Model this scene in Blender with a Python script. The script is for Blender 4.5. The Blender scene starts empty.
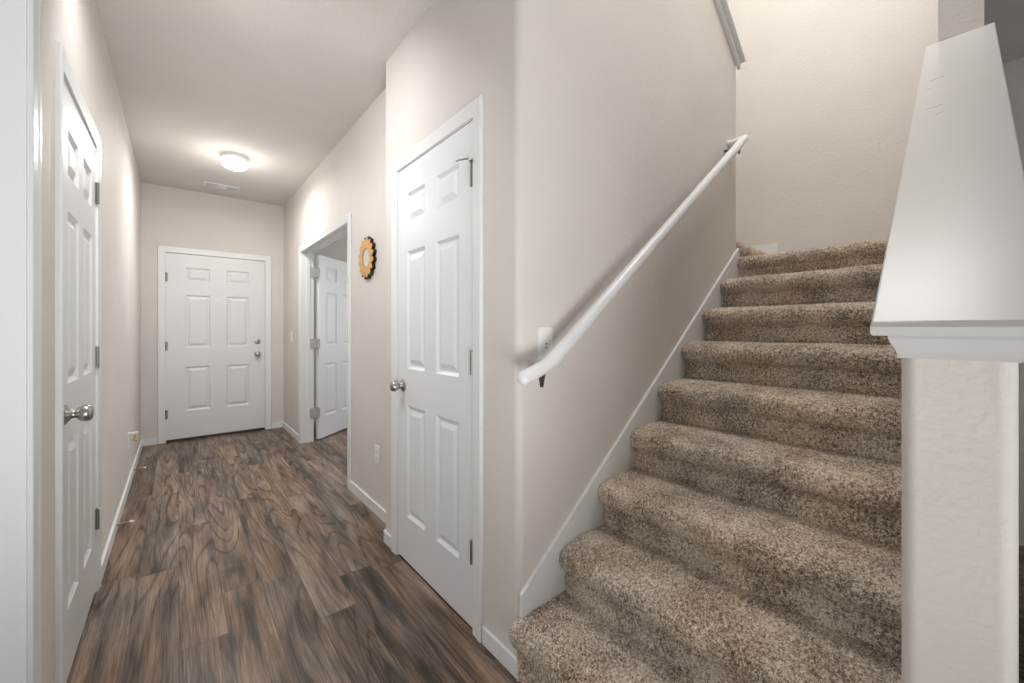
import bpy, bmesh, math, random
from mathutils import Vector, Matrix, noise

random.seed(7)
S = bpy.context.scene
COL = S.collection
PI = math.pi

# ------------------------------------------------------------------ camera
FPX = 405.0                       # focal length in pixels for a 1024 x 683 frame
YAW = math.atan(334.0 / FPX)      # hall direction lies this far left of the lens axis
CAM_H = 1.215
cd = bpy.data.cameras.new('camera')
cam = bpy.data.objects.new('camera', cd)
COL.objects.link(cam)
cd.sensor_fit = 'HORIZONTAL'
cd.sensor_width = 36.0
cd.lens = 36.0 * FPX / 1024.0
cd.shift_y = -(341.5 - 329.0) / 1024.0
cd.clip_start = 0.02
cam.location = (0, 0, CAM_H)
cam.rotation_euler = (PI / 2, 0, -YAW)
S.camera = cam

# ------------------------------------------------------------------ world, lights, exposure
S.view_settings.view_transform = 'Standard'
S.view_settings.look = 'None'
S.view_settings.gamma = 1.0
S.view_settings.use_curve_mapping = False
S.view_settings.exposure = 0.0

w = bpy.data.worlds.new('daylight')
S.world = w
w.use_nodes = True
bg = w.node_tree.nodes['Background']
bg.inputs[0].default_value = (0.94, 0.97, 1.0, 1)
bg.inputs[1].default_value = 0.78


def area(name, loc, aim, sx, sy, power, color=(1, 1, 1), spread=180):
    l = bpy.data.lights.new(name, 'AREA')
    l.shape = 'RECTANGLE'
    l.size, l.size_y, l.energy, l.color = sx, sy, power, color
    l.spread = math.radians(spread)
    o = bpy.data.objects.new(name, l)
    COL.objects.link(o)
    o.location = loc
    o.rotation_euler = (Vector(aim) - Vector(loc)).to_track_quat('-Z', 'Y').to_euler()
    return o


area('window_daylight', (0.2, -4.2, 1.5), (0.0, 3, 1.3), 4.6, 2.0, 16, (0.97, 0.98, 1.0))
area('uplight_fill', (-0.5, -2.2, 0.4), (0.2, 2.6, 3.3), 1.6, 1.0, 3, (1.0, 0.99, 0.98))  # added fill behind the camera, aimed up to brighten the ceiling
area('hall_ceiling_fill', (0.1, -0.7, 0.3), (0.32, 2.3, 2.73), 0.8, 0.8, 11.5, (1.0, 0.99, 0.98), 85)  # added fill thrown up at the hall ceiling; no rug lies there
area('kitchen_window', (-2.95, 0.3, 1.35), (1.0, 1.5, 1.6), 2.4, 1.9, 26, (0.98, 0.98, 1.0))
area('hall_fill', (0.02, 1.95, 2.71), (1.0, 3.0, 0.9), 0.45, 0.45, 21, (1.0, 0.99, 0.985), 140)  # unseen fill added above the frame to brighten the hall walls
area('stairwell_light', (2.0, 0.45, 4.9), (3.65, 0.5, 2.5), 0.9, 0.8, 54, (1.0, 0.975, 0.95))
area('study_window_light', (3.4, 4.2, 1.6), (1.2, 4.2, 1.2), 1.4, 1.4, 28, (0.96, 0.98, 1.0))


# ------------------------------------------------------------------ materials
class NT:
    def __init__(self, name, rough=0.5, spec=0.5, metal=0.0):
        self.m = bpy.data.materials.new(name)
        self.m.use_nodes = True
        self.t = self.m.node_tree
        self.b = self.t.nodes['Principled BSDF']
        self.b.inputs['Roughness'].default_value = rough
        self.b.inputs['Specular IOR Level'].default_value = spec
        self.b.inputs['Metallic'].default_value = metal
        self.co = self.t.nodes.new('ShaderNodeTexCoord')

    def n(self, typ, **kw):
        nd = self.t.nodes.new(typ)
        for k, v in kw.items():
            if k.startswith('i_'):
                key = k[2:]
                nd.inputs[int(key) if key.isdigit() else key].default_value = v
            else:
                setattr(nd, k, v)
        return nd

    def l(self, a, b):
        self.t.links.new(a, b)

    def math(self, op, a, b=None, c=None):
        nd = self.t.nodes.new('ShaderNodeMath')
        nd.operation = op
        for i, v in enumerate((a, b, c)):
            if v is None:
                continue
            if isinstance(v, (int, float)):
                nd.inputs[i].default_value = v
            else:
                self.l(v, nd.inputs[i])
        return nd.outputs[0]

    def ramp(self, fac, stops):
        r = self.t.nodes.new('ShaderNodeValToRGB')
        e = r.color_ramp.elements
        e[0].position, e[0].color = stops[0][0], (*stops[0][1], 1)
        e[1].position, e[1].color = stops[-1][0], (*stops[-1][1], 1)
        for p, c in stops[1:-1]:
            k = e.new(p)
            k.color = (*c, 1)
        self.l(fac, r.inputs[0])
        return r.outputs[0]

    def bump(self, h, strength, dist):
        b = self.n('ShaderNodeBump')
        b.inputs['Strength'].default_value = strength
        b.inputs['Distance'].default_value = dist
        self.l(h, b.inputs['Height'])
        self.l(b.outputs[0], self.b.inputs['Normal'])
        return b


def paint(name, col, rough=0.6, spec=0.3, bumps=0.0, scale=90.0, var=0.03):
    q = NT(name, rough, spec)
    nz = q.n('ShaderNodeTexNoise', i_Scale=2.2, i_Detail=2.0)
    q.l(q.co.outputs['Object'], nz.inputs['Vector'])
    c0 = tuple(x * (1 - var) for x in col)
    c1 = tuple(min(1, x * (1 + var)) for x in col)
    q.l(q.ramp(nz.outputs[0], [(0.3, c0), (0.7, c1)]), q.b.inputs['Base Color'])
    if bumps:
        n2 = q.n('ShaderNodeTexNoise', i_Scale=scale, i_Detail=3.0, i_Roughness=0.55)
        q.l(q.co.outputs['Object'], n2.inputs['Vector'])
        h = q.ramp(n2.outputs[0], [(0.35, (0, 0, 0)), (0.65, (1, 1, 1))])
        q.bump(h, bumps, 0.0016)
    return q.m


WALL = paint('wall_paint', (0.690, 0.655, 0.618), 0.62, 0.3, 0.36, 75)
CEIL = paint('ceiling_paint', (0.690, 0.660, 0.628), 0.8, 0.2, 0.3, 95)
TRIM = paint('trim_paint', (0.785, 0.795, 0.80), 0.32, 0.5, 0, 1, 0.01)
DOORW = paint('door_paint', (0.77, 0.782, 0.79), 0.36, 0.5, 0.0, 1, 0.01)
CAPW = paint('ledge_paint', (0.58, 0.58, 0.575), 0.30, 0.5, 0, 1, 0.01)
PLATE = paint('white_plastic', (0.86, 0.86, 0.85), 0.3, 0.5, 0, 1, 0.005)
RUBBER = paint('white_rubber', (0.85, 0.85, 0.83), 0.6, 0.3)
BLACK = paint('black_lacquer', (0.012, 0.011, 0.011), 0.45, 0.4)
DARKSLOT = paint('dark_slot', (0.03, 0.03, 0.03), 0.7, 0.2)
THRESH = paint('dark_bronze_sill', (0.05, 0.042, 0.036), 0.5, 0.4)
CREAM = paint('cream_plastic', (0.66, 0.63, 0.58), 0.4, 0.5)
AMBER = paint('pale_yellow_wax', (0.55, 0.48, 0.25), 0.35, 0.5)


def metal(name, col, rough):
    q = NT(name, rough, 0.5, 1.0)
    nz = q.n('ShaderNodeTexNoise', i_Scale=60.0, i_Detail=2.0)
    q.l(q.co.outputs['Object'], nz.inputs['Vector'])
    q.l(q.ramp(nz.outputs[0], [(0.3, tuple(c * 0.9 for c in col)), (0.7, col)]), q.b.inputs['Base Color'])
    return q.m


NICKEL = metal('satin_nickel', (0.50, 0.48, 0.45), 0.28)
HINGE = metal('hinge_steel', (0.34, 0.325, 0.30), 0.35)
DARKMETAL = metal('dark_bracket_metal', (0.20, 0.18, 0.16), 0.4)
PLAINSTEEL = metal('light_hinge_steel', (0.52, 0.51, 0.48), 0.5)
PLAINSTEEL.node_tree.nodes['Principled BSDF'].inputs['Metallic'].default_value = 0.4
GOLD = metal('gold_leaf', (0.74, 0.42, 0.14), 0.5)
GOLD.node_tree.nodes['Principled BSDF'].inputs['Metallic'].default_value = 0.35
MIRROR = metal('mirror_glass', (0.92, 0.92, 0.92), 0.12)
MIRROR.node_tree.nodes['Principled BSDF'].inputs['Metallic'].default_value = 0.55


def wood_floor():
    q = NT('vinyl_plank', 0.36, 0.45)
    sep = q.n('ShaderNodeSeparateXYZ')
    q.l(q.co.outputs['Object'], sep.inputs[0])
    x, y = sep.outputs[0], sep.outputs[1]
    W, L = 0.152, 1.22
    fx = q.math('DIVIDE', q.math('ADD', x, 20.06), W)
    row = q.math('FLOOR', fx)
    wn = q.n('ShaderNodeTexWhiteNoise', noise_dimensions='1D')
    q.l(row, wn.inputs['W'])
    fy = q.math('ADD', q.math('DIVIDE', y, L), q.math('MULTIPLY', wn.outputs['Value'], 7.0))
    colid = q.math('FLOOR', fy)
    cmb = q.n('ShaderNodeCombineXYZ')
    q.l(row, cmb.inputs[0])
    q.l(colid, cmb.inputs[1])
    wn2 = q.n('ShaderNodeTexWhiteNoise', noise_dimensions='2D')
    q.l(cmb.outputs[0], wn2.inputs['Vector'])
    rnd = wn2.outputs['Value']
    # per-plank offset so that the grain breaks at each joint
    g = q.n('ShaderNodeCombineXYZ')
    q.l(q.math('ADD', x, q.math('MULTIPLY', rnd, 37.0)), g.inputs[0])
    q.l(q.math('MULTIPLY', y, 0.30), g.inputs[1])
    q.l(q.math('MULTIPLY', rnd, 19.0), g.inputs[2])
    def vec(ys, wx=None):
        v = q.n('ShaderNodeCombineXYZ')
        xx = q.math('ADD', x, q.math('MULTIPLY', rnd, 37.0))
        if wx is not None:
            xx = q.math('ADD', xx, wx)
        q.l(xx, v.inputs[0])
        q.l(q.math('MULTIPLY', y, ys), v.inputs[1])
        q.l(q.math('MULTIPLY', rnd, 19.0), v.inputs[2])
        return v.outputs[0]
    warp = q.n('ShaderNodeTexNoise', i_Scale=4.0, i_Detail=2.0)
    q.l(vec(0.4), warp.inputs['Vector'])
    wo = q.math('MULTIPLY', q.math('SUBTRACT', warp.outputs[0], 0.5), 0.05)
    broad = q.n('ShaderNodeTexNoise', i_Scale=15.0, i_Detail=4.0, i_Roughness=0.6, i_Distortion=0.25)
    q.l(vec(0.12, wo), broad.inputs['Vector'])
    ringn = q.n('ShaderNodeTexNoise', i_Scale=5.5, i_Detail=1.0, i_Roughness=0.4)
    q.l(vec(0.085, wo), ringn.inputs['Vector'])
    rings = q.math('SINE', q.math('MULTIPLY', ringn.outputs[0], 110.0))
    fine = q.n('ShaderNodeTexNoise', i_Scale=330.0, i_Detail=2.0, i_Roughness=0.7)
    q.l(vec(0.014), fine.inputs['Vector'])
    mix = q.math('ADD', q.math('MULTIPLY', broad.outputs[0], 0.60), q.math('MULTIPLY', fine.outputs[0], 0.40))
    mix = q.math('ADD', mix, q.math('MULTIPLY', q.math('SUBTRACT', rnd, 0.5), 0.11))
    lines = q.ramp(rings, [(0.62, (0, 0, 0)), (0.95, (1, 1, 1))])
    patch = q.ramp(q.n('ShaderNodeTexNoise', i_Scale=3.0).outputs[0], [(0.4, (0.2, 0.2, 0.2)), (0.6, (1, 1, 1))])
    mix = q.math('SUBTRACT', mix, q.math('MULTIPLY', q.math('MULTIPLY', lines, patch), 0.10))
    c = q.ramp(mix, [(0.34, (0.026, 0.016, 0.011)), (0.42, (0.082, 0.051, 0.033)), (0.50, (0.162, 0.103, 0.066)), (0.57, (0.240, 0.160, 0.105)), (0.66, (0.37, 0.262, 0.175))])
    # sparse dark knots
    kn = q.n('ShaderNodeTexVoronoi', i_Scale=2.6)
    q.l(vec(0.42, wo), kn.inputs['Vector'])
    km = q.ramp(kn.outputs['Distance'], [(0.015, (1, 1, 1)), (0.12, (0, 0, 0))])
    dk = q.n('ShaderNodeMix', data_type='RGBA')
    q.l(q.math('MULTIPLY', km, 0.7), dk.inputs[0])
    q.l(c, dk.inputs[6])
    dk.inputs[7].default_value = (0.030, 0.020, 0.014, 1)
    c = dk.outputs[2]
    # bluish grey bleached patches
    gp = q.n('ShaderNodeTexNoise', i_Scale=4.0, i_Detail=2.0)
    q.l(g.outputs[0], gp.inputs['Vector'])
    hs = q.n('ShaderNodeHueSaturation', i_Saturation=0.72)
    q.l(c, hs.inputs['Color'])
    mx = q.n('ShaderNodeMix', data_type='RGBA')
    q.l(q.ramp(gp.outputs[0], [(0.42, (0, 0, 0)), (0.62, (1, 1, 1))]), mx.inputs[0])
    q.l(c, mx.inputs[6])
    q.l(hs.outputs[0], mx.inputs[7])
    # joints
    dx = q.math('ABSOLUTE', q.math('SUBTRACT', q.math('FRACT', fx), 0.5))
    dy = q.math('ABSOLUTE', q.math('SUBTRACT', q.math('FRACT', fy), 0.5))
    jx = q.math('GREATER_THAN', dx, 0.5 - 0.0013 / W)
    jy = q.math('GREATER_THAN', dy, 0.5 - 0.0016 / L)
    j = q.math('MAXIMUM', jx, jy)
    mj = q.n('ShaderNodeMix', data_type='RGBA')
    q.l(q.math('MULTIPLY', j, 0.65), mj.inputs[0])
    q.l(mx.outputs[2], mj.inputs[6])
    mj.inputs[7].default_value = (0.03, 0.02, 0.015, 1)
    q.l(mj.outputs[2], q.b.inputs['Base Color'])
    q.bump(q.math('SUBTRACT', fine.outputs[0], j), 0.25, 0.0012)
    return q.m


def carpet_mat():
    q = NT('taupe_carpet', 0.95, 0.1)
    n1 = q.n('ShaderNodeTexNoise', i_Scale=240.0, i_Detail=2.0, i_Roughness=0.7)
    n2 = q.n('ShaderNodeTexNoise', i_Scale=110.0, i_Detail=2.0)
    n3 = q.n('ShaderNodeTexNoise', i_Scale=7.0, i_Detail=2.0)
    for n in (n1, n2, n3):
        q.l(q.co.outputs['Object'], n.inputs['Vector'])
    m = q.math('ADD', q.math('MULTIPLY', n1.outputs[0], 0.6), q.math('MULTIPLY', n2.outputs[0], 0.4))
    m = q.math('ADD', m, q.math('MULTIPLY', q.math('SUBTRACT', n3.outputs[0], 0.5), 0.24))
    c1 = q.ramp(m, [(0.39, (0.10, 0.075, 0.057)), (0.49, (0.54, 0.420, 0.312)), (0.60, (0.96, 0.82, 0.65))])
    c2 = q.ramp(m, [(0.39, (0.10, 0.081, 0.068)), (0.49, (0.47, 0.385, 0.310)), (0.60, (0.90, 0.79, 0.67))])
    n4 = q.n('ShaderNodeTexNoise', i_Scale=3.5, i_Detail=1.0)
    q.l(q.co.outputs['Object'], n4.inputs['Vector'])
    mx = q.n('ShaderNodeMix', data_type='RGBA')
    q.l(q.ramp(n4.outputs[0], [(0.4, (0, 0, 0)), (0.6, (1, 1, 1))]), mx.inputs[0])
    q.l(c1, mx.inputs[6])
    q.l(c2, mx.inputs[7])
    q.l(mx.outputs[2], q.b.inputs['Base Color'])
    q.b.inputs['Sheen Weight'].default_value = 0.5
    q.b.inputs['Sheen Roughness'].default_value = 0.55
    q.b.inputs['Sheen Tint'].default_value = (1.0, 0.9, 0.8, 1)
    q.bump(n1.outputs[0], 0.9, 0.006)
    return q.m


FLOORM = wood_floor()
CARPET = carpet_mat()


# ------------------------------------------------------------------ mesh helpers
def box(bm, x0, x1, y0, y1, z0, z1):
    v = [bm.verts.new((x, y, z)) for x in (x0, x1) for y in (y0, y1) for z in (z0, z1)]
    for f in ((0, 1, 3, 2), (4, 6, 7, 5), (0, 4, 5, 1), (2, 3, 7, 6), (0, 2, 6, 4), (1, 5, 7, 3)):
        bm.faces.new([v[i] for i in f])
    return v


def bevel_all(bm, r, seg=2, ang=0.6):
    es = [e for e in bm.edges if len(e.link_faces) == 2 and e.calc_face_angle(0) > ang]
    bmesh.ops.bevel(bm, geom=es, offset=r, segments=seg, affect='EDGES', profile=0.5)


def prism(bm, pts, axis, a0, a1):
    """polygon pts (2D) extruded along axis from a0 to a1"""
    def P(p, a):
        if axis == 'x':
            return (a, p[0], p[1])
        if axis == 'y':
            return (p[0], a, p[1])
        return (p[0], p[1], a)
    A = [bm.verts.new(P(p, a0)) for p in pts]
    B = [bm.verts.new(P(p, a1)) for p in pts]
    bm.faces.new(A)
    bm.faces.new(B[::-1])
    n = len(pts)
    for i in range(n):
        bm.faces.new((A[i], B[i], B[(i + 1) % n], A[(i + 1) % n]))


def lathe(bm, prof, M, seg=24):
    """prof: (radius, height) about local z, M: matrix"""
    rings = []
    for r, h in prof:
        if r < 1e-6:
            rings.append([bm.verts.new(M @ Vector((0, 0, h)))])
        else:
            rings.append([bm.verts.new(M @ Vector((r * math.cos(2 * PI * i / seg), r * math.sin(2 * PI * i / seg), h))) for i in range(seg)])
    for a, b in zip(rings, rings[1:]):
        for i in range(seg):
            j = (i + 1) % seg
            if len(a) == 1 and len(b) == 1:
                continue
            if len(a) == 1:
                bm.faces.new((a[0], b[j], b[i]))
            elif len(b) == 1:
                bm.faces.new((a[i], a[j], b[0]))
            else:
                bm.faces.new((a[i], a[j], b[j], b[i]))
    if len(rings[0]) > 1:
        bm.faces.new(rings[0][::-1])
    if len(rings[-1]) > 1:
        bm.faces.new(rings[-1])


def axis_m(loc, d):
    return Matrix.Translation(loc) @ Vector(d).to_track_quat('Z', 'Y').to_matrix().to_4x4()


def tube(bm, pts, r, seg=14, rz=None, round_ends=False):
    pts = [Vector(p) for p in pts]
    rings = []
    n = len(pts)
    for i, p in enumerate(pts):
        d = (pts[min(i + 1, n - 1)] - pts[max(i - 1, 0)]).normalized()
        if i == 0:
            d = (pts[1] - p).normalized()
        if i == n - 1:
            d = (p - pts[i - 1]).normalized()
        up = Vector((0, 0, 1)) if abs(d.z) < 0.95 else Vector((0, 1, 0))
        s = d.cross(up).normalized()
        u = s.cross(d).normalized()
        k = 1.0
        if 0 < i < n - 1:
            a = (pts[i] - pts[i - 1]).normalized().dot((pts[i + 1] - pts[i]).normalized())
            k = 1.0 / max(0.6, math.cos(math.acos(max(-1, min(1, a))) / 2))
        ring = [p + s * math.cos(2 * PI * j / seg) * r + u * math.sin(2 * PI * j / seg) * (rz or r) * k for j in range(seg)]
        rings.append((ring, p, d))
    seq = []
    if round_ends:
        ring, p, d = rings[0]
        for t in (0.98, 0.85, 0.55):
            k = math.sqrt(1 - t * t)
            seq.append([p + (q - p) * k - d * r * t for q in ring])
    seq += [x[0] for x in rings]
    if round_ends:
        ring, p, d = rings[-1]
        for t in (0.55, 0.85, 0.98):
            k = math.sqrt(1 - t * t)
            seq.append([p + (q - p) * k + d * r * t for q in ring])
    V = [[bm.verts.new(q) for q in ring] for ring in seq]
    for a, b in zip(V, V[1:]):
        for j in range(seg):
            k = (j + 1) % seg
            bm.faces.new((a[j], b[j], b[k], a[k]))
    bm.faces.new(V[0])
    bm.faces.new(V[-1][::-1])


def obj(name, bm, mat, parent=None, smooth=False, normals=True):
    if normals:
        bmesh.ops.recalc_face_normals(bm, faces=bm.faces[:])
    me = bpy.data.meshes.new(name)
    bm.to_mesh(me)
    bm.free()
    if smooth:
        me.shade_smooth()
        if smooth != 'all':
            me.set_sharp_from_angle(angle=smooth if isinstance(smooth, float) else 0.6)
    me.materials.append(mat)
    o = bpy.data.objects.new(name, me)
    COL.objects.link(o)
    if smooth and smooth != 'all':
        wn = o.modifiers.new('weighted', 'WEIGHTED_NORMAL')
        wn.keep_sharp = True
        wn.weight = 100
    if parent:
        o.parent = parent
    return o


def B():
    return bmesh.new()


def struct(name, bm, mat, label=None, parent=None, smooth=False):
    o = obj(name, bm, mat, parent, smooth)
    o['kind'] = 'structure'
    if label:
        o['label'] = label
    return o


def tag(o, label, cat, group=None):
    o['label'] = label
    o['category'] = cat
    if group:
        o['group'] = group
    return o


def thing(name, label, cat, loc=(0, 0, 0), rotz=0.0, group=None):
    o = bpy.data.objects.new(name, None)
    o.empty_display_size = 0.1
    COL.objects.link(o)
    o.location = loc
    o.rotation_euler = (0, 0, rotz)
    return tag(o, label, cat, group)


# ------------------------------------------------------------------ room shell
HC = 2.735          # hall ceiling height
XL = -0.295         # left hall wall
XR = 1.010          # right hall wall beyond the closet
XC = 0.915          # closet wall
YE = 5.680          # end wall
YS = 1.073          # stair wall
XB = 3.650          # wall behind the landing
XE = 2.738          # end of the stair wall

bm = B(); box(bm, -3.2, 4.1, -4.6, 5.9, -0.12, 0.0)
struct('floor', bm, FLOORM, 'dark brown wood-look plank floor running down the hall')

bm = B()
box(bm, -3.2, XC, -4.6, YS + 0.12, HC, HC + 0.12)
box(bm, XC, 4.1, -4.6, -0.07, HC, HC + 0.12)
box(bm, 2.44, 4.1, -0.07, 0.10, HC, HC + 0.12)
box(bm, XL - 0.12, XC + 0.12, YS + 0.12, 2.24, HC, HC + 0.12)
box(bm, XL - 0.12, 4.1, 2.24, 5.9, HC, HC + 0.12)
struct('ceiling', bm, CEIL, 'greige textured ceiling over the hall')

# left hall wall with door opening
bm = B()
DL0, DL1, DLT = 1.938, 2.662, 2.056
x0, x1 = XL - 0.12, XL
box(bm, x0, x1, 1.575, DL0, 0, HC)
box(bm, x0, x1, DL1, YE, 0, HC)
box(bm, x0, x1, DL0, DL1, DLT, HC)
struct('wall_left', bm, WALL, 'beige wall along the left side of the hall')
bm = B()
box(bm, -3.2, XL - 0.12, 1.62, 1.74, 0, HC)
box(bm, -3.2, -3.08, -4.6, 1.62, 0, HC)
struct('wall_kitchen', bm, WALL)

# end wall with entry door opening
DE0, DE1, DET = -0.104, 0.816, 2.040
bm = B()
box(bm, XL - 0.12, DE0, YE, YE + 0.14, 0, HC)
box(bm, DE1, 4.1, YE, YE + 0.14, 0, HC)
box(bm, DE0, DE1, YE, YE + 0.14, DET, HC)
struct('wall_end', bm, WALL, 'beige wall around the entry door at the end of the hall')

# right hall wall with wide doorway
DR0, DR1, DRT = 3.200, 4.742, 2.035
bm = B()
box(bm, XR, XR + 0.12, 2.24, DR0, 0, HC)
box(bm, XR, XR + 0.12, DR1, YE, 0, HC)
box(bm, XR, XR + 0.12, DR0, DR1, DRT, HC)
struct('wall_right', bm, WALL, 'beige wall with the open doorway and gold mirror')
bm = B()
box(bm, XR + 0.12, 4.1, 2.24, 2.36, 0, HC)
box(bm, 3.98, 4.1, 2.36, YE, 0, HC)
struct('wall_study', bm, WALL)

# closet wall
DC0, DC1, DCT = 1.347, 2.072, 2.063
bm = B()
box(bm, XC, XC + 0.12, YS + 0.12, DC0, 0, 5.2)
box(bm, XC, XC + 0.12, DC1, 2.24, 0, 5.2)
box(bm, XC, XC + 0.12, DC0, DC1, DCT, 5.2)
struct('wall_closet', bm, WALL, 'beige wall around the closet door beside the stairs')


def cap_z(x):
    return 2.905 + 0.84 * (XE - x)


# stair wall, sloping top, rounded outer corners
bm = B()
prism(bm, [(XC, 0), (XE, 0), (XE, cap_z(XE)), (XC, cap_z(XC))], 'y', YS, YS + 0.12)
es = [e for e in bm.edges if all(abs(v.co.y - YS) < 1e-5 for v in e.verts) and abs(e.verts[0].co.x - e.verts[1].co.x) < 1e-5]
bmesh.ops.bevel(bm, geom=es, offset=0.028, segments=7, affect='EDGES', profile=0.5)
struct('wall_stair', bm, WALL, 'beige wall on the left of the stairs carrying the handrail', smooth=0.5)

# wall behind the landing, upper stairwell shell
bm = B()
box(bm, XB, XB + 0.12, -0.2, 2.24, 0, 5.3)
struct('wall_back', bm, WALL, 'tall beige wall behind the stair landing')
bm = B()
box(bm, XC, XB, 2.12, 2.24, HC, 5.3)
box(bm, XC - 0.12, XC, -0.2, YS + 0.115, HC + 0.12, 5.3)
struct('wall_upper', bm, WALL)
bm = B()
box(bm, XC - 0.12, XB + 0.12, -0.2, 2.24, 5.2, 5.32)
struct('ceiling_stairwell', bm, CEIL)
bm = B()
box(bm, 3.94, 4.06, -4.6, -0.2, 0, HC)
box(bm, 3.72, 3.94, -0.3, 0.16, 0, HC)
struct('wall_living', bm, WALL)

# half wall beside the stairs: turned a little against the hall grid
RA = math.radians(2.38)
RM = Matrix.Rotation(RA, 4, 'Z')
HX0, HX1 = 0.930, 2.420      # half wall start, start of the full-height wall
HY0, HY1 = -0.054, 0.0702
SLP = 0.770


def hz(x):                   # cap underside height
    return 1.204 + SLP * (x - 0.900)


bm = B()
prism(bm, [(HX0, 0), (HX1, 0), (HX1, hz(HX1)), (HX0, hz(HX0))], 'y', HY0, HY1)
es = [e for e in bm.edges if abs(e.verts[0].co.x - HX0) < 1e-5 and abs(e.verts[1].co.x - HX0) < 1e-5 and abs(e.verts[0].co.y - e.verts[1].co.y) < 1e-5]
bmesh.ops.bevel(bm, geom=es, offset=0.02, segments=6, affect='EDGES', profile=0.5)
bm.transform(RM)
struct('wall_half', bm, WALL, 'low textured wall rising beside the stairs', smooth=0.5)
bm = B()
box(bm, HX1, XB + 0.1, HY0, HY1, 0, 5.3)
bm.transform(RM)
struct('wall_side', bm, WALL, 'full height wall where the sloped ledge ends')
bm = B()
box(bm, XC, XB + 0.12, -0.2, -0.06, HC + 0.12, 5.3)
struct('wall_loft', bm, WALL)

# ------------------------------------------------------------------ staircase
X0, RUN = 0.905, 0.2263
ZT = [0.221 + 0.1853 * i for i in range(8)] + [1.672]
YL = YS - 0.016


def yright(x):
    return (HY1 - 0.012) + math.tan(RA) * x + 0.0


def step_profile(xr, zb, zt, xn, rx=0.036, rz=0.043, drop=0.010):
    p = [(xr, zb - 0.01)]
    cz = zt - drop - rz
    p.append((xr + 0.001, cz - rz - 0.020))
    p.append((xr + 0.006, cz - rz - 0.006))
    p.append((xr - 0.004, cz - rz + 0.004))
    cx = xr + 0.004
    for a in range(235, 89, -12):
        t = math.radians(a)
        p.append((cx + (rx + 0.004) * math.cos(t), cz + rz * math.sin(t)))
    p.append((cx + 0.03, zt - drop * 0.6))
    p.append((cx + 0.07, zt - 0.001))
    p.append((xn + 0.01, zt))
    # resample
    out = []
    for a, b in zip(p, p[1:]):
        d = math.hypot(b[0] - a[0], b[1] - a[1])
        k = max(1, int(round(d / 0.0045)))
        for i in range(k):
            out.append((a[0] + (b[0] - a[0]) * i / k, a[1] + (b[1] - a[1]) * i / k))
    out.append(p[-1])
    return out


def fuzz(p):
    return 0.0060 * noise.noise(p * 95.0) + 0.0052 * noise.noise(p * 210.0 + Vector((7, 3, 1))) + 0.004 * noise.noise(p * 9.0)


def sheet(bm, prof, yl, yr, close=True):
    """profile (x, z) swept in y, displaced along the normal into a tufted surface"""
    n = len(prof)
    tang = []
    for i in range(n):
        a, b = prof[max(0, i - 1)], prof[min(n - 1, i + 1)]
        d = math.hypot(b[0] - a[0], b[1] - a[1]) or 1
        tang.append((-(b[1] - a[1]) / d, (b[0] - a[0]) / d))
    m = int(abs(yl - yr(prof[0][0])) / 0.0045)
    grid = []
    for j in range(m + 1):
        colv = []
        for i, (x, z) in enumerate(prof):
            y0 = yr(x)
            y = yl + (y0 - yl) * j / m
            nx, nz = tang[i]
            # pillowy edge against the skirt board
            e = min(1.0, (yl - y) / 0.02)
            k = fuzz(Vector((x, y, z))) - 0.006 * (1 - e) ** 2
            colv.append(bm.verts.new((x + nx * k, y, z + nz * k)))
        grid.append(colv)
    for j in range(m):
        for i in range(n - 1):
            bm.faces.new((grid[j][i], grid[j][i + 1], grid[j + 1][i + 1], grid[j + 1][i]))
    if close:
        for colv, s in ((grid[0], 1), (grid[-1], -1)):
            c = bm.verts.new((prof[-1][0], colv[0].co.y, prof[0][1]))
            bm.faces.new(([c] + colv)[::s])


stair = thing('staircase', 'taupe carpeted staircase climbing to a landing between beige walls', 'staircase', (0, 0, 0))
for k in range(9):
    xr = X0 + RUN * k
    zb = 0.01 if k == 0 else ZT[k - 1]
    xn = X0 + RUN * (k + 1) if k < 8 else XB - 0.002
    bm = B()
    if k == 8:
        # landing: nosing is shallow at the wall end
        prof = step_profile(xr, zb, ZT[k], 2.92, 0.024, 0.034)
        sheet(bm, prof, YS - 0.004, yright)
        o = obj('stair_landing', bm, CARPET, stair, 'all')
        bm = B()
        box(bm, 2.90, XB - 0.002, 0.17, 1.150, ZT[k] - 0.12, ZT[k] - 0.002)
        obj('landing_deck', bm, CARPET, stair)
    else:
        sheet(bm, step_profile(xr, zb, ZT[k], xn), YL if k else YS + 0.004, yright)
        o = obj('stair_step', bm, CARPET, stair, 'all')

# winder step above the landing and the returning upper flight
bm = B()
zw = 1.805
prof = [(-x, z) for x, z in []]
pts = [Vector((2.72, 1.125)), Vector((XB - 0.004, 1.165))]
n = 150
rows = []
pr = [(0.0, ZT[8] - 0.01), (0.0, zw - 0.08)] + [(-0.02 * math.cos(math.radians(a)) + 0.0, zw - 0.045 + 0.04 * math.sin(math.radians(a))) for a in range(-60, 91, 15)] + [(0.05, zw), (0.30, zw), (0.95, zw)]
for i in range(n + 1):
    p = pts[0].lerp(pts[1], i / n)
    rows.append([bm.verts.new((p.x + noise.noise(Vector((p.x, q[0], q[1])) * 90) * 0.003, p.y + q[0], q[1] + 0.006 * noise.noise(Vector((p.x, q[0], q[1])) * 80))) for q in pr])
for a, b in zip(rows, rows[1:]):
    for i in range(len(pr) - 1):
        bm.faces.new((a[i], a[i + 1], b[i + 1], b[i]))
obj('winder_step', bm, CARPET, stair, 'all')
bm = B()
q = [(2.72, 1.60)]
z, x = 1.805, 2.72
for i in range(7):
    z += 0.1853
    q.append((x, z)); x -= RUN; q.append((x, z))
q.append((XC + 0.125, z)); q.append((XC + 0.125, z - 0.3)); q.append((2.45, 1.60))
prism(bm, q, 'y', YS + 0.122, 2.118)
struct('floor_upper', bm, CARPET)

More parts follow.
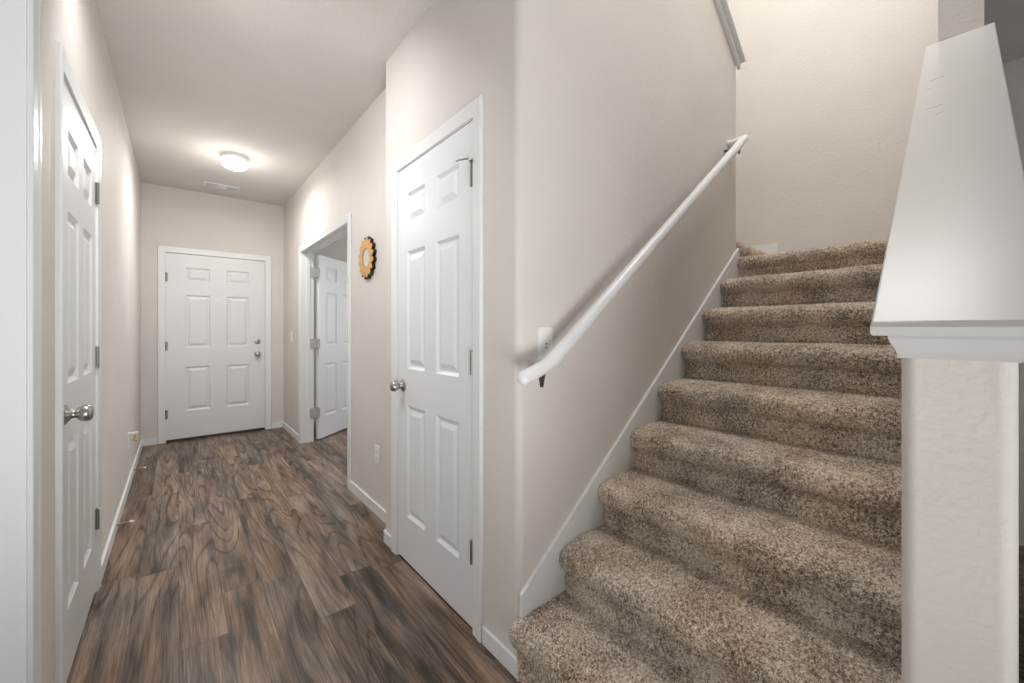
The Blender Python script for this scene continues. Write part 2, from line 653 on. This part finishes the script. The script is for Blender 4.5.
# skirt board on the stair wall
sk = lambda x: 0.283 + 0.787 * (x - 0.905)
bm = B()
prism(bm, [(0.918, 0.16), (1.2, 0.16), (XE - 0.01, sk(XE) - 0.36), (XE - 0.01, sk(XE)), (0.918, sk(0.918))], 'y', YS - 0.015, YS - 0.0005)
struct('trim_1', bm, TRIM, 'white skirt board following the stairs on the left')

# ------------------------------------------------------------------ baseboards
BH, BT = 0.070, 0.012


def base_profile_box(bm, x0, x1, y0, y1):
    box(bm, x0, x1, y0, y1, 0, BH)


def baseboard(name, segs, label=None):
    bm = B()
    for s in segs:
        box(bm, *s, 0.0005, BH)
    bevel_all(bm, 0.003, 1)
    return struct(name, bm, TRIM, label)


CW, CT = 0.060, 0.015     # casing width, thickness
baseboard('baseboard_left', [(XL, XL + BT, DL1 + CW + 0.006, YE)], 'white baseboard along the left hall wall')
baseboard('baseboard_near', [(XL, XL + BT, 1.640, DL0 - CW - 0.008)])
baseboard('baseboard_end', [(XL + BT, DE0 - CW - 0.006, YE - BT, YE), (DE1 + CW + 0.006, XR - BT, YE - BT, YE)], 'white baseboard either side of the entry door')
baseboard('baseboard_right', [(XR - BT, XR, 2.24, DR0 - CW - 0.006), (XR - BT, XR, DR1 + CW + 0.006, YE)], 'white baseboard along the right hall wall')
bm = B()
box(bm, XC - BT, XC, YS - BT, DC0 - CW - 0.008, 0.0005, BH)
box(bm, XC, XC + 0.0, YS - BT, YS, 0.0005, BH)
box(bm, XC - BT, XC, DC1 + CW + 0.008, 2.24 + BT, 0.0005, BH)
box(bm, XC - BT, XR - BT, 2.2405, 2.24 + BT, 0.0005, BH)
bmesh.ops.dissolve_degenerate(bm, dist=1e-6, edges=bm.edges[:])
bevel_all(bm, 0.003, 1)
struct('baseboard_closet', bm, TRIM, 'white baseboard either side of the closet door')
bm = B()
box(bm, XB - BT, XB - 0.0005, 1.131, 2.1, zw + 0.001, zw + 0.090)
box(bm, XB - BT, XB - 0.0005, 0.25, 1.131, ZT[8] + 0.001, ZT[8] + 0.085)
bevel_all(bm, 0.002, 1)
struct('baseboard_landing', bm, TRIM, 'white baseboard at the landing wall')


# ------------------------------------------------------------------ doors
def door_leaf(bm, W, H, T, xs, zs, panel_cols, panel_rows):
    """six-panel leaf: local x 0..W, z 0..H, front at y=0 looking to -y, back at y=T"""
    def rect(x0, x1, z0, z1, y):
        return [(x0, y, z0), (x1, y, z0), (x1, y, z1), (x0, y, z1)]
    for side in (0, 1):
        def Y(d):
            return d if side == 0 else T - d
        for i in range(len(xs) - 1):
            for j in range(len(zs) - 1):
                a = (xs[i], xs[i + 1], zs[j], zs[j + 1])
                if i in panel_cols and j in panel_rows:
                    loops = []
                    for ins, dep in ((0.0, 0.0), (0.004, 0.004), (0.014, 0.0115), (0.022, 0.0115), (0.044, 0.0020), (0.048, 0.001)):
                        loops.append([bm.verts.new(p) for p in rect(a[0] + ins, a[1] - ins, a[2] + ins, a[3] - ins, Y(dep))])
                    for p, q_ in zip(loops, loops[1:]):
                        for k in range(4):
                            l = (k + 1) % 4
                            bm.faces.new((p[k], p[l], q_[l], q_[k]) if side == 0 else (p[l], p[k], q_[k], q_[l]))
                    bm.faces.new(loops[-1] if side == 0 else loops[-1][::-1])
                else:
                    f = [bm.verts.new(p) for p in rect(*a, Y(0))]
                    bm.faces.new(f if side == 0 else f[::-1])
    for i in range(len(xs) - 1):
        for zz, s in ((zs[0], 1), (zs[-1], -1)):
            f = [bm.verts.new(p) for p in ((xs[i], 0, zz), (xs[i], T, zz), (xs[i + 1], T, zz), (xs[i + 1], 0, zz))]
            bm.faces.new(f[::s])
    for j in range(len(zs) - 1):
        for xx, s in ((xs[0], 1), (xs[-1], -1)):
            f = [bm.verts.new(p) for p in ((xx, 0, zs[j]), (xx, 0, zs[j + 1]), (xx, T, zs[j + 1]), (xx, T, zs[j]))]
            bm.faces.new(f[::s])
    bmesh.ops.remove_doubles(bm, verts=bm.verts[:], dist=1e-5)


def make_door(name, label, W, H, stile, mull, rows, loc, rotz, hinge_side, T=0.035, knob=True, hinges=(0.30, 1.05, 1.81), dead=False, hy=0.0, knob_z=0.90, knob_in=0.062, knob_dir=-1):
    """local x along the leaf from its left edge seen from the front (-y)"""
    bm = B()
    pw = (W - 2 * stile - mull) / 2
    xs = [0, stile, stile + pw, stile + pw + mull, W - stile, W]
    zs = [0]
    for a, b in rows:
        zs += [a, b]
    zs.append(H)
    door_leaf(bm, W, H, T, xs, zs, (1, 3), (1, 3, 5))
    d = struct(name, bm, DOORW, label, smooth=0.25)
    d.location = loc
    d.rotation_euler = (0, 0, rotz)
    hx = 0.0 if hinge_side == 'left' else W
    s = -1 if hinge_side == 'left' else 1
    for zc in hinges:
        bm = B()
        tube(bm, [(hx + s * 0.002, hy - 0.006, zc - 0.045), (hx + s * 0.002, hy - 0.006, zc + 0.045)], 0.0075, 12)
        for zz in (-0.046, 0.046):
            lathe(bm, [(0.004, -0.003), (0.0085, -0.001), (0.0085, 0.002), (0.003, 0.005), (0, 0.005)], Matrix.Translation((hx + s * 0.002, hy - 0.006, zc + zz)), 12)
        for g in (-0.018, 0.018):
            lathe(bm, [(0.0080, -0.0006), (0.0080, 0.0006)], Matrix.Translation((hx + s * 0.002, hy - 0.006, zc + g)), 12)
        x_a, x_b = sorted((hx - s * 0.014, hx + s * 0.016))
        box(bm, x_a, x_b, hy - 0.0025, hy + 0.0008, zc - 0.044, zc + 0.044)
        h = obj('hinge', bm, HINGE, d, 0.6)
        h['label'] = 'satin steel hinge'
    if knob:
        kx = W - knob_in if hinge_side == 'left' else knob_in
        bm = B()
        lathe(bm, [(0.033, 0), (0.033, 0.003), (0.029, 0.006), (0.020, 0.011), (0.0155, 0.017), (0.0145, 0.024), (0.0, 0.024)], axis_m((kx, 0, knob_z), (0, -1, 0)), 28)
        r = obj('knob_rose', bm, NICKEL, d, 0.9)
        bm = B()
        lathe(bm, [(0.0135, 0.022), (0.0145, 0.028), (0.0205, 0.032), (0.0262, 0.039), (0.0285, 0.048), (0.0275, 0.057), (0.0225, 0.0645), (0.013, 0.068), (0, 0.0685)], axis_m((kx, 0, knob_z), (0, -1, 0)), 28)
        k = obj('door_knob', bm, NICKEL, d, 0.9)
        k['label'] = 'brushed nickel knob'
        bm = B()
        e = W if hinge_side == 'left' else 0.0
        box(bm, e - 0.0015, e + 0.0015, 0.004, 0.030, knob_z - 0.028, knob_z + 0.028)
        obj('latch_plate', bm, HINGE, d)
        if dead:
            bm = B()
            lathe(bm, [(0.031, 0), (0.031, 0.006), (0.027, 0.011), (0.0, 0.012)], axis_m((kx, 0, knob_z + 0.150), (0, -1, 0)), 28)
            db = obj('deadbolt', bm, NICKEL, d, 0.9)
            bm = B()
            box(bm, kx - 0.004, kx + 0.004, -0.030, -0.011, knob_z + 0.133, knob_z + 0.167)
            bevel_all(bm, 0.002, 2)
            obj('thumb_turn', bm, NICKEL, db, 0.9)
    return d


def casing(name, axis, face, sgn, a0, a1, top, label=None, cw=CW):
    """U-shaped moulded casing. axis 'y' = wall plane x=face; 'x' = wall plane y=face; sgn = outward direction"""
    bm = B()
    # section: (distance outward from opening, projection)
    sec = [(0, 0), (0, 0.0095), (0.004, 0.0105), (cw * 0.55, 0.0125), (cw * 0.72, CT), (cw - 0.004, CT), (cw, CT - 0.004), (cw, 0)]
    def P(a, p, z):
        return (face + sgn * p, a, z) if axis == 'y' else (a, face + sgn * p, z)
    rows = []
    for d, p in sec:
        rows.append([bm.verts.new(P(a0 - d, p, 0.0005)), bm.verts.new(P(a0 - d, p, top + d)), bm.verts.new(P(a1 + d, p, top + d)), bm.verts.new(P(a1 + d, p, 0.0005))])
    m = len(rows)
    for i in range(m):
        a, b = rows[i], rows[(i + 1) % m]
        for k in range(3):
            bm.faces.new((a[k], a[k + 1], b[k + 1], b[k]))
    bm.faces.new([r[0] for r in rows])
    bm.faces.new([r[3] for r in rows][::-1])
    return struct(name, bm, TRIM, label, smooth=0.4)


def jambs(bm, axis, f0, f1, a0, a1, top, t=0.012):
    """jamb liner inside an opening: wall from f0 to f1"""
    def bx(p0, p1, z0, z1):
        if axis == 'y':
            box(bm, f0, f1, p0, p1, z0, z1)
        else:
            box(bm, p0, p1, f0, f1, z0, z1)
    bx(a0, a0 + t * 0.4, 0.0005, top)
    bx(a1 - t * 0.4, a1, 0.0005, top)
    bx(a0, a1, top - t * 0.4, top)


ROWS_I = ((0.235, 0.815), (1.015, 1.612), (1.735, 1.895))
JT = 0.0048

# door 1: left wall (hinges at far side, front looks to +x => local -y = +x)
d1 = make_door('door_1', 'white six panel door in the left hall wall with nickel knob', 0.709, 2.030, 0.105, 0.105, ROWS_I,
               (XL + 0.002, 1.946, 0.012), PI / 2, 'right', hinges=(0.328, 1.073, 1.828), knob_z=0.916, knob_in=0.052)
bm = B()
jambs(bm, 'y', XL - 0.12, XL, DL0, DL1, DLT)
struct('trim_2', bm, TRIM, 'white jamb of the left door')
casing('trim_3', 'y', XL, 1, DL0 - 0.002, DL1 + 0.002, DLT - 0.002, 'white casing around the left door')

# door 2: entry door
d2 = make_door('door_2', 'white six panel entry door at the end of the hall', 0.906, 2.005, 0.158, 0.150, ((0.295, 0.775), (0.985, 1.562), (1.712, 1.862)),
               (DE0 + 0.007, YE + 0.004, 0.026), 0.0, 'left', T=0.044, hinges=(0.274, 1.005, 1.745), dead=True, knob_z=0.892, knob_in=0.075)
bm = B(); lathe(bm, [(0.012, 0), (0.012, 0.004), (0.006, 0.005), (0.0, 0.005)], axis_m((0.440, 0, 1.518), (0, -1, 0)), 18)
pk = obj('door_viewer', bm, PLATE, d2, 0.8)
pk['label'] = 'small white peephole ring'
bm = B()
jambs(bm, 'x', YE, YE + 0.14, DE0, DE1, DET)
struct('trim_4', bm, TRIM, 'white jamb of the entry door')
casing('trim_5', 'x', YE, -1, DE0 - 0.002, DE1 + 0.002, DET - 0.002, 'white casing around the entry door')
bm = B(); box(bm, DE0 + 0.006, DE1 - 0.006, YE - 0.004, YE + 0.10, 0.0005, 0.022); bevel_all(bm, 0.004, 2)
struct('trim_6', bm, THRESH, 'dark threshold under the entry door')

# door 3: closet door (front looks to -x; local x runs from far to near)
d3 = make_door('door_3', 'white six panel closet door beside the stairs', 0.709, 2.038, 0.104, 0.110, ((0.232, 0.808), (0.998, 1.600), (1.745, 1.900)),
               (XC - 0.002, 2.064, 0.014), -PI / 2, 'right', hinges=(0.310, 1.066, 1.820), knob_z=0.905, knob_in=0.058)
# hinge-pin door stop on the top hinge
bm = B()
tube(bm, [(0.711, -0.008, 1.878), (0.711, -0.020, 1.880), (0.673, -0.040, 1.881), (0.655, -0.044, 1.881)], 0.0032, 10)
lathe(bm, [(0.010, 0), (0.010, 0.007), (0.0, 0.007)], axis_m((0.711, -0.008, 1.872), (0, 0, 1)), 14)
tube(bm, [(0.711, -0.016, 1.880), (0.725, -0.024, 1.874)], 0.006, 10)
st = obj('hinge_stop', bm, HINGE, d3, 0.7)
bm = B()
jambs(bm, 'y', XC, XC + 0.12, DC0, DC1, DCT)
struct('trim_7', bm, TRIM, 'white jamb of the closet door')
casing('trim_8', 'y', XC, -1, DC0 - 0.002, DC1 + 0.002, DCT - 0.002, 'white casing around the closet door')
bm = B(); box(bm, XC + 0.045, XC + 0.07, DC0, DC1, 0, DCT); struct('closet_dark_panel', bm, BLACK)  # black sheet added in place of the shade behind the closed door

# door 4: open leaf in the right doorway, swung back into the study
ang = math.radians(40)
d4 = make_door('door_4', 'white six panel door standing open in the right doorway', 0.745, 2.010, 0.112, 0.105, ROWS_I,
               (XR + 0.176, DR1 + 0.004, 0.014), ang, 'left', knob=True, hinges=(0.298, 1.045, 1.815), hy=0.0)
for ch in list(d4.children):
    if ch.name.startswith('hinge'):
        bpy.data.objects.remove(ch)
for zc in (0.298, 1.045, 1.815):
    bm = B()
    # leaf plate on the door edge and knuckle; the other plate sits on the jamb
    box(bm, -0.0018, 0.0008, 0.002, 0.034, zc - 0.050, zc + 0.050)
    tube(bm, [(-0.016, 0.004, zc - 0.050), (-0.016, 0.004, zc + 0.050)], 0.0065, 12)
    h = obj('hinge', bm, PLAINSTEEL, d4, 0.6)
    M4 = Matrix.Translation(d4.location) @ Matrix.Rotation(ang, 4, 'Z')
    bm = B()
    box(bm, XR + 0.080, XR + 0.146, DR1 - JT - 0.0135, DR1 - JT - 0.0112, zc + 0.014 - 0.050, zc + 0.014 + 0.050)
    box(bm, XR + 0.148, XR + 0.182, DR1 - JT - 0.0135, DR1 - JT - 0.0112, zc + 0.014 - 0.050, zc + 0.014 + 0.050)
    bm.transform(M4.inverted())
    g = obj('hinge_plate', bm, PLAINSTEEL, h)
bm = B()
jambs(bm, 'y', XR, XR + 0.12, DR0, DR1, DRT)
for a0_, a1_ in ((DR0 + JT, DR0 + JT + 0.01), (DR1 - JT - 0.01, DR1 - JT)):
    box(bm, XR + 0.045, XR + 0.08, a0_, a1_, 0.0005, DRT - JT)
box(bm, XR + 0.045, XR + 0.08, DR0 + JT, DR1 - JT, DRT - JT - 0.01, DRT - JT)
struct('trim_9', bm, TRIM, 'white jamb of the right doorway')
casing('trim_10', 'y', XR, -1, DR0 - 0.002, DR1 + 0.002, DRT - 0.002, 'white casing around the right doorway')

# near left cased opening
bm = B()
box(bm, XL - 0.12, XL + 0.001, 1.562, 1.575, 0.0005, HC - 0.3)
struct('trim_11', bm, TRIM, 'white jamb of the opening nearest on the left')
bm = B()
sec = [(1.569, 0), (1.569, 0.010), (1.573, 0.0115), (1.605, 0.013), (1.615, CT), (1.632, CT), (1.636, CT - 0.004), (1.636, 0)]
prism(bm, [(XL + p, y) for y, p in sec], 'z', 0.0005, 2.45)
struct('trim_12', bm, TRIM, 'white casing of the opening nearest on the left')


# ------------------------------------------------------------------ caps
led = thing('ledge_cap', 'wide white sloped wooden ledge capping the low wall beside the stairs', 'ledge', (0, 0, 0), RA)
CX0, CY0, CY1 = 0.900, -0.0805, 0.1045
bm = B()
tz = lambda x: hz(x) + 0.020
prism(bm, [(CX0, hz(CX0)), (HX1 - 0.001, hz(HX1)), (HX1 - 0.001, tz(HX1)), (CX0 + 0.006, tz(CX0 + 0.006)), (CX0, tz(CX0) - 0.006)], 'y', CY0, CY1)
es = [e for e in bm.edges if abs(e.calc_length()) > 0.3]
bmesh.ops.bevel(bm, geom=es, offset=0.004, segments=2, affect='EDGES', profile=0.5)
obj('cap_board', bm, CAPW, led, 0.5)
# cove moulding under the cap: front piece and two raking side pieces
bm = B()
z1 = hz(CX0)
mz = 0.037
def ring(off, dz):
    x = HX0 - off
    return [(x, HY0 - off, hz(x) - dz), (x, HY1 + off, hz(x) - dz), (HX1 - 0.002, HY1 + off, hz(HX1) - dz), (HX1 - 0.002, HY0 - off, hz(HX1) - dz)]
prof = [(0.0138, 0.0), (0.0138, 0.005), (0.0105, 0.014), (0.0058, 0.023), (0.0036, 0.031), (0.0030, mz), (-0.0006, mz)]
rings_ = []
for off, dz in prof:
    r = ring(off, dz)
    # the front piece is level
    f = hz(CX0) - dz
    r[0] = (r[0][0], r[0][1], f)
    r[1] = (r[1][0], r[1][1], f)
    rings_.append([bm.verts.new(p) for p in r])
for a, b in zip(rings_, rings_[1:]):
    for i, j in ((0, 1), (1, 2), (3, 0)):
        bm.faces.new((a[i], a[j], b[j], b[i]))
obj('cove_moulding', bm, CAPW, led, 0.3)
# scuffs on the cap
SCUFF = paint('grey_scuff', (0.25, 0.25, 0.25), 0.6)
for (x, y, l, a) in ((1.990, 0.060, 0.038, 0.5), (1.915, 0.078, 0.020, 0.4), (1.750, 0.058, 0.034, 0.5), (1.695, 0.046, 0.020, 0.9)):
    bm = B()
    dx_, dy_ = math.cos(a + 1.2) * l / 2, math.sin(a + 1.2) * l / 2
    px_, py_ = -dy_ * 0.09, dx_ * 0.09
    vs = []
    for sx, sy in ((-1, -1), (1, -1), (1, 1), (-1, 1)):
        X = x + sx * dx_ + sy * px_
        vs.append(bm.verts.new((X, y + sx * dy_ + sy * py_, tz(X) + 0.0010)))
    bm.faces.new(vs)
    sc = obj('scuff_mark', bm, SCUFF, led)
    sc['label'] = 'grey scuff mark'

gc = thing('guard_cap', 'white wooden cap on the sloped top of the stair wall overhead', 'wall cap', (0, 0, 0))
bm = B()
xa, xb = 1.3, XE + 0.012
prism(bm, [(xa, cap_z(xa) + 0.0005), (xb, cap_z(xb) + 0.0005), (xb, cap_z(xb) + 0.022), (xa, cap_z(xa) + 0.022)], 'y', YS - 0.046, YS + 0.166)
bevel_all(bm, 0.003, 1)
obj('cap_board', bm, TRIM, gc, 0.4)
bm = B()
xb = XE + 0.004
prism(bm, [(xa, cap_z(xa) - 0.044), (xb, cap_z(xb) - 0.044), (xb, cap_z(xb)), (xa, cap_z(xa))], 'y', YS - 0.019, YS - 0.0005)
bevel_all(bm, 0.003, 1)
obj('apron', bm, TRIM, gc, 0.4)

# ------------------------------------------------------------------ handrail
hr = thing('handrail', 'white round wooden handrail on the left stair wall', 'handrail', (0.98, YS, 0))
YH = YS - 0.085
bm = B()
tube(bm, [(x - 0.98, y - YS, z) for x, y, z in ((0.866, YH, 1.056), (0.982, YH, 1.096), (2.62, YH, 2.356))], 0.0240, 20, round_ends=True)
obj('rail', bm, TRIM, hr, 0.7)
bm = B()
tube(bm, [(2.612 - 0.98, YH - YS, 2.350), (2.612 - 0.98, -0.0008, 2.350)], 0.022, 18)
obj('wall_return', bm, TRIM, hr, 0.7)
for x, z in ((0.945, 1.083), (2.545, 2.310)):
    bm = B()
    x -= 0.98
    # tapering bracket arm from the rail down to a narrow foot on the wall
    yb = YH - YS
    box(bm, x - 0.010, x + 0.010, yb - 0.008, yb + 0.008, z - 0.064, z - 0.018)
    for v in bm.verts:
        if v.co.z < z - 0.05:
            v.co.x = x + (v.co.x - x) * 0.35
            v.co.y = yb + (v.co.y - yb) * 0.5
    box(bm, x - 0.004, x + 0.004, yb, -0.0008, z - 0.030, z - 0.018)
    bevel_all(bm, 0.0015, 1)
    br = obj('bracket', bm, DARKMETAL, hr, 0.7)
    br['label'] = 'dark metal bracket'

# ------------------------------------------------------------------ wall plates
def plate(t, w_, h_, toggle):
    """local: y- is outward"""
    bm = B()
    box(bm, -w_ / 2, w_ / 2, -0.006, -0.0005, -h_ / 2, h_ / 2)
    bevel_all(bm, 0.0022, 2)
    obj('cover_plate', bm, PLATE, t, 0.5)


sw = thing('light_switch', 'white switch plate on the stair wall just above the handrail', 'switch', (1.040, YS, 1.163))
plate(sw, 0.072, 0.116, True)
bm = B(); box(bm, -0.0165, 0.0165, -0.0085, -0.006, -0.033, 0.033); bevel_all(bm, 0.001, 1)
ins = obj('insert', bm, PLATE, sw)
bm = B()
for zz in (0.006, -0.008):
    lathe(bm, [(0.0028, 0), (0.0028, 0.0016), (0, 0.0016)], axis_m((0.001, -0.0084, zz - 0.008), (0, -1, 0)), 12)
bt = obj('button', bm, DARKSLOT, ins)
bm = B(); box(bm, -0.004, 0.004, -0.014, -0.0084, -0.012, -0.006); bevel_all(bm, 0.001, 1)
obj('toggle', bm, PLATE, ins)

sw = thing('light_switch', 'white toggle switch plate beside the entry door on the right wall', 'switch', (XR, 5.205, 1.130), -PI / 2)
plate(sw, 0.072, 0.116, True)
bm = B(); box(bm, -0.004, 0.004, -0.016, -0.006, -0.002, 0.010); bevel_all(bm, 0.001, 1)
obj('toggle', bm, PLATE, sw)


def receptacle(t):
    for s in (1, -1):
        bm = B()
        lathe(bm, [(0.0165, 0.005), (0.0165, 0.0082), (0.0, 0.0082)], axis_m((0, 0, s * 0.0195), (0, -1, 0)), 20)
        r = obj('socket', bm, PLATE, t, 0.5)
        bm = B()
        for dx_, hh in ((-0.006, 0.008), (0.006, 0.0065)):
            box(bm, dx_ - 0.001, dx_ + 0.001, -0.0086, -0.0080, s * 0.0195 - hh / 2 + 0.002, s * 0.0195 + hh / 2 + 0.002)
        lathe(bm, [(0.0024, 0), (0.0024, 0.0006), (0, 0.0006)], axis_m((0, -0.008, s * 0.0195 - 0.008), (0, -1, 0)), 10)
        obj('slot', bm, DARKSLOT, r)


ot = thing('wall_outlet', 'white electrical outlet low on the right wall between doorway and closet', 'outlet', (XR, 2.610, 0.395), -PI / 2)
plate(ot, 0.072, 0.116, False)
receptacle(ot)
ot = thing('wall_outlet', 'white electrical outlet low on the left wall near the entry door', 'outlet', (XL, 4.260, 0.360), PI / 2)
plate(ot, 0.072, 0.116, False)
receptacle(ot)
af = thing('air_freshener', 'white plug-in air freshener with yellowish bottle on the left wall', 'air freshener', (XL + 0.0086, 4.270, 0.345), PI / 2)
bm = B()
prism(bm, [(-0.018, 0.054), (0.018, 0.054), (0.019, 0.066), (0.014, 0.074), (-0.014, 0.074), (-0.019, 0.066)], 'y', -0.050, -0.0005)
bevel_all(bm, 0.004, 2)
obj('housing', bm, CREAM, af, 0.6)
bm = B()
lathe(bm, [(0.0, 0.0), (0.014, 0.002), (0.017, 0.010), (0.0165, 0.022), (0.009, 0.029), (0.008, 0.054), (0, 0.054)], Matrix.Translation((0, -0.031, 0.0)), 20)
bo = obj('bottle', bm, AMBER, af, 0.7)
bo['label'] = 'yellowish bottle'
bm = B()
tube(bm, [(0, -0.001, 0.020), (0, -0.016, 0.018)], 0.006, 10)
obj('plug_stem', bm, CREAM, af, 0.7)


def door_stop(label, y):
    t = thing('door_stop', label, 'door stop', (XL + BT, y, 0.048), 0, 'spring door stops on the left baseboard')
    bm = B()
    lathe(bm, [(0.010, 0), (0.010, 0.004), (0.006, 0.009), (0.0, 0.009)], axis_m((0, 0, 0), (1, 0, 0)), 16)
    obj('base', bm, NICKEL, t, 0.7)
    bm = B()
    pts = []
    for i in range(0, 121):
        a = i / 120
        th = a * 2 * PI * 12
        r = 0.0052
        pts.append((0.008 + a * 0.052, r * math.cos(th), r * math.sin(th)))
    tube(bm, pts, 0.0016, 6)
    obj('spring', bm, NICKEL, t, 'all')
    bm = B()
    lathe(bm, [(0.0062, 0.058), (0.0082, 0.062), (0.0082, 0.072), (0.006, 0.076), (0, 0.077)], axis_m((0, 0, 0), (1, 0, 0)), 16)
    tp = obj('tip', bm, RUBBER, t, 0.7)
    tp['label'] = 'white rubber tip'


door_stop('silver spring door stop with white tip, the nearer one on the left baseboard', 3.36)
door_stop('silver spring door stop with white tip, the farther one below the air freshener', 4.60)

# small dark curtain anchors on the study wall
for i, (x, z, lab) in enumerate(((1.545, 2.352, 'small dark wall anchor above the open door, the lower left one'), (1.610, 2.385, 'small dark wall anchor above the open door, the upper right one'))):
    bm = B()
    lathe(bm, [(0.016, 0), (0.016, 0.004), (0.009, 0.014), (0.009, 0.028), (0, 0.028)], axis_m((x, YE - 0.0005, z), (0, -1, 0)), 16)
    tag(obj('wall_anchor', bm, DARKMETAL, None, 0.7), lab, 'anchor', 'wall anchors above the open door')

# ------------------------------------------------------------------ sunburst mirror
sm = thing('sunburst_mirror', 'small round gold sunburst mirror on the wall between doorway and closet', 'mirror', (XR, 2.765, 1.700), -PI / 2)


def flower(bm, n, r0, r1, r2, y0, y1, rot=0.0, inner=0.06):
    """ring with n rounded petals, extruded in y"""
    out, inn = [], []
    m = n * 12
    for i in range(m):
        a = 2 * PI * i / m + rot
        u = (i % 12) / 12.0
        r = r1 + (r2 - r1) * (math.sin(PI * u) ** 0.6)
        out.append((r * math.cos(a), r * math.sin(a)))
        inn.append((inner * math.cos(a), inner * math.sin(a)))
    V = []
    for y in (y0, y1):
        V.append(([bm.verts.new((p[0], y, p[1])) for p in out], [bm.verts.new((p[0], y, p[1])) for p in inn]))
    for i in range(m):
        j = (i + 1) % m
        for o_, in_ in V:
            bm.faces.new((o_[i], o_[j], in_[j], in_[i]))
        bm.faces.new((V[0][0][i], V[0][0][j], V[1][0][j], V[1][0][i]))
        bm.faces.new((V[0][1][i], V[0][1][j], V[1][1][j], V[1][1][i]))


bm = B()
flower(bm, 16, 0, 0.108, 0.146, -0.021, -0.0008, 0.0, 0.060)
bk = obj('back_ring', bm, BLACK, sm)
bk['label'] = 'black petal body'
bm = B()
flower(bm, 16, 0, 0.102, 0.138, -0.0245, -0.0212, 0.0, 0.064)
obj('petal_ring', bm, GOLD, sm, 0.6)
bm = B()
lathe(bm, [(0.0598, 0.0015), (0.0598, 0.0205), (0.0, 0.0207)], axis_m((0, 0, 0), (0, -1, 0)), 40)
obj('mirror_disc', bm, MIRROR, sm)

# ------------------------------------------------------------------ ceiling light
cl = thing('ceiling_light', 'round white glass flush ceiling light glowing in the hall', 'light', (0.385, 4.300, HC))
bm = B()
lathe(bm, [(0.086, -0.0005), (0.088, -0.010), (0.086, -0.030), (0.080, -0.034), (0.0, -0.034)], Matrix.Identity(4), 40)
obj('base_ring', bm, TRIM, cl, 0.6)
q = NT('glowing_glass', 0.3, 0.5)
q.b.inputs['Base Color'].default_value = (0.9, 0.88, 0.84, 1)
q.b.inputs['Emission Color'].default_value = (1.0, 0.95, 0.86, 1)
q.b.inputs['Emission Strength'].default_value = 2.2
bm = B()
lathe(bm, [(0.078, -0.032), (0.092, -0.040), (0.100, -0.056), (0.098, -0.078), (0.084, -0.098), (0.057, -0.111), (0.027, -0.116), (0, -0.117)], Matrix.Identity(4), 40)
obj('glass_shade', bm, q.m, cl, 'all')
pl = bpy.data.lights.new('hall_bulb', 'POINT')
pl.energy = 6
pl.color = (1.0, 0.965, 0.92)
pl.shadow_soft_size = 0.10
po = bpy.data.objects.new('hall_bulb', pl)
COL.objects.link(po)
po.location = (0.385, 4.300, HC - 0.24)
dl = bpy.data.lights.new('hall_globe', 'AREA')
dl.shape = 'DISK'
dl.size, dl.energy, dl.color = 0.20, 15, (1.0, 0.98, 0.955)
do = bpy.data.objects.new('hall_globe', dl)
COL.objects.link(do)
do.location = (0.385, 4.300, HC - 0.125)

# ceiling register
cv = thing('ceiling_vent', 'white rectangular air vent in the hall ceiling near the entry', 'vent', (0.360, 5.290, HC))
bm = B()
L_, W_ = 0.310, 0.135
for a in ((-L_ / 2, L_ / 2, -W_ / 2, -W_ / 2 + 0.018), (-L_ / 2, L_ / 2, W_ / 2 - 0.018, W_ / 2), (-L_ / 2, -L_ / 2 + 0.018, -W_ / 2 + 0.018, W_ / 2 - 0.018), (L_ / 2 - 0.018, L_ / 2, -W_ / 2 + 0.018, W_ / 2 - 0.018), (-0.045, 0.045, -W_ / 2 + 0.018, W_ / 2 - 0.018)):
    box(bm, *a, -0.008, -0.0005)
bevel_all(bm, 0.002, 1)
obj('frame', bm, TRIM, cv)
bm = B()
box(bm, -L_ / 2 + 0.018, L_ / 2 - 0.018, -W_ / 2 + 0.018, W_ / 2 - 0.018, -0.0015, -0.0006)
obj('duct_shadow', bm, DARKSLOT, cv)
for cx in (-0.091, 0.091):
    for i in range(7):
        bm = B()
        y = -W_ / 2 + 0.026 + i * 0.0138
        box(bm, -0.044, 0.044, -0.0005, 0.0005, -0.0055, 0.0055)
        bm.transform(Matrix.Translation((cx, y, -0.0075)) @ Matrix.Rotation(math.radians(-35), 4, 'X'))
        obj('louvre', bm, TRIM, cv)

# ------------------------------------------------------------------ dark low cabinet past the half wall
cb = thing('media_cabinet', 'black low cabinet just past the white half wall at right edge', 'cabinet', (2.10, -0.33, 0.0))
bm = B()
box(bm, -0.60, 0.60, -0.20, 0.20, 0.06, 0.70)
bevel_all(bm, 0.004, 2)
obj('body', bm, BLACK, cb)
for i, x in enumerate((-0.295, 0.295)):
    bm = B(); box(bm, x - 0.285, x + 0.285, -0.218, -0.201, 0.09, 0.67); bevel_all(bm, 0.003, 2)
    dd = obj('door', bm, BLACK, cb)
    bm = B(); lathe(bm, [(0.006, 0), (0.005, 0.012), (0.012, 0.018), (0.0, 0.024)], axis_m((x + (0.25 if i == 0 else -0.25), -0.218, 0.32), (0, -1, 0)), 14)
    obj('knob', bm, NICKEL, dd, 0.7)
for x in (-0.55, 0.55):
    for y in (-0.15, 0.15):
        bm = B(); lathe(bm, [(0.016, 0.0005), (0.022, 0.0600), (0, 0.0600)], Matrix.Translation((x, y, 0)), 12)
        obj('leg', bm, BLACK, cb)
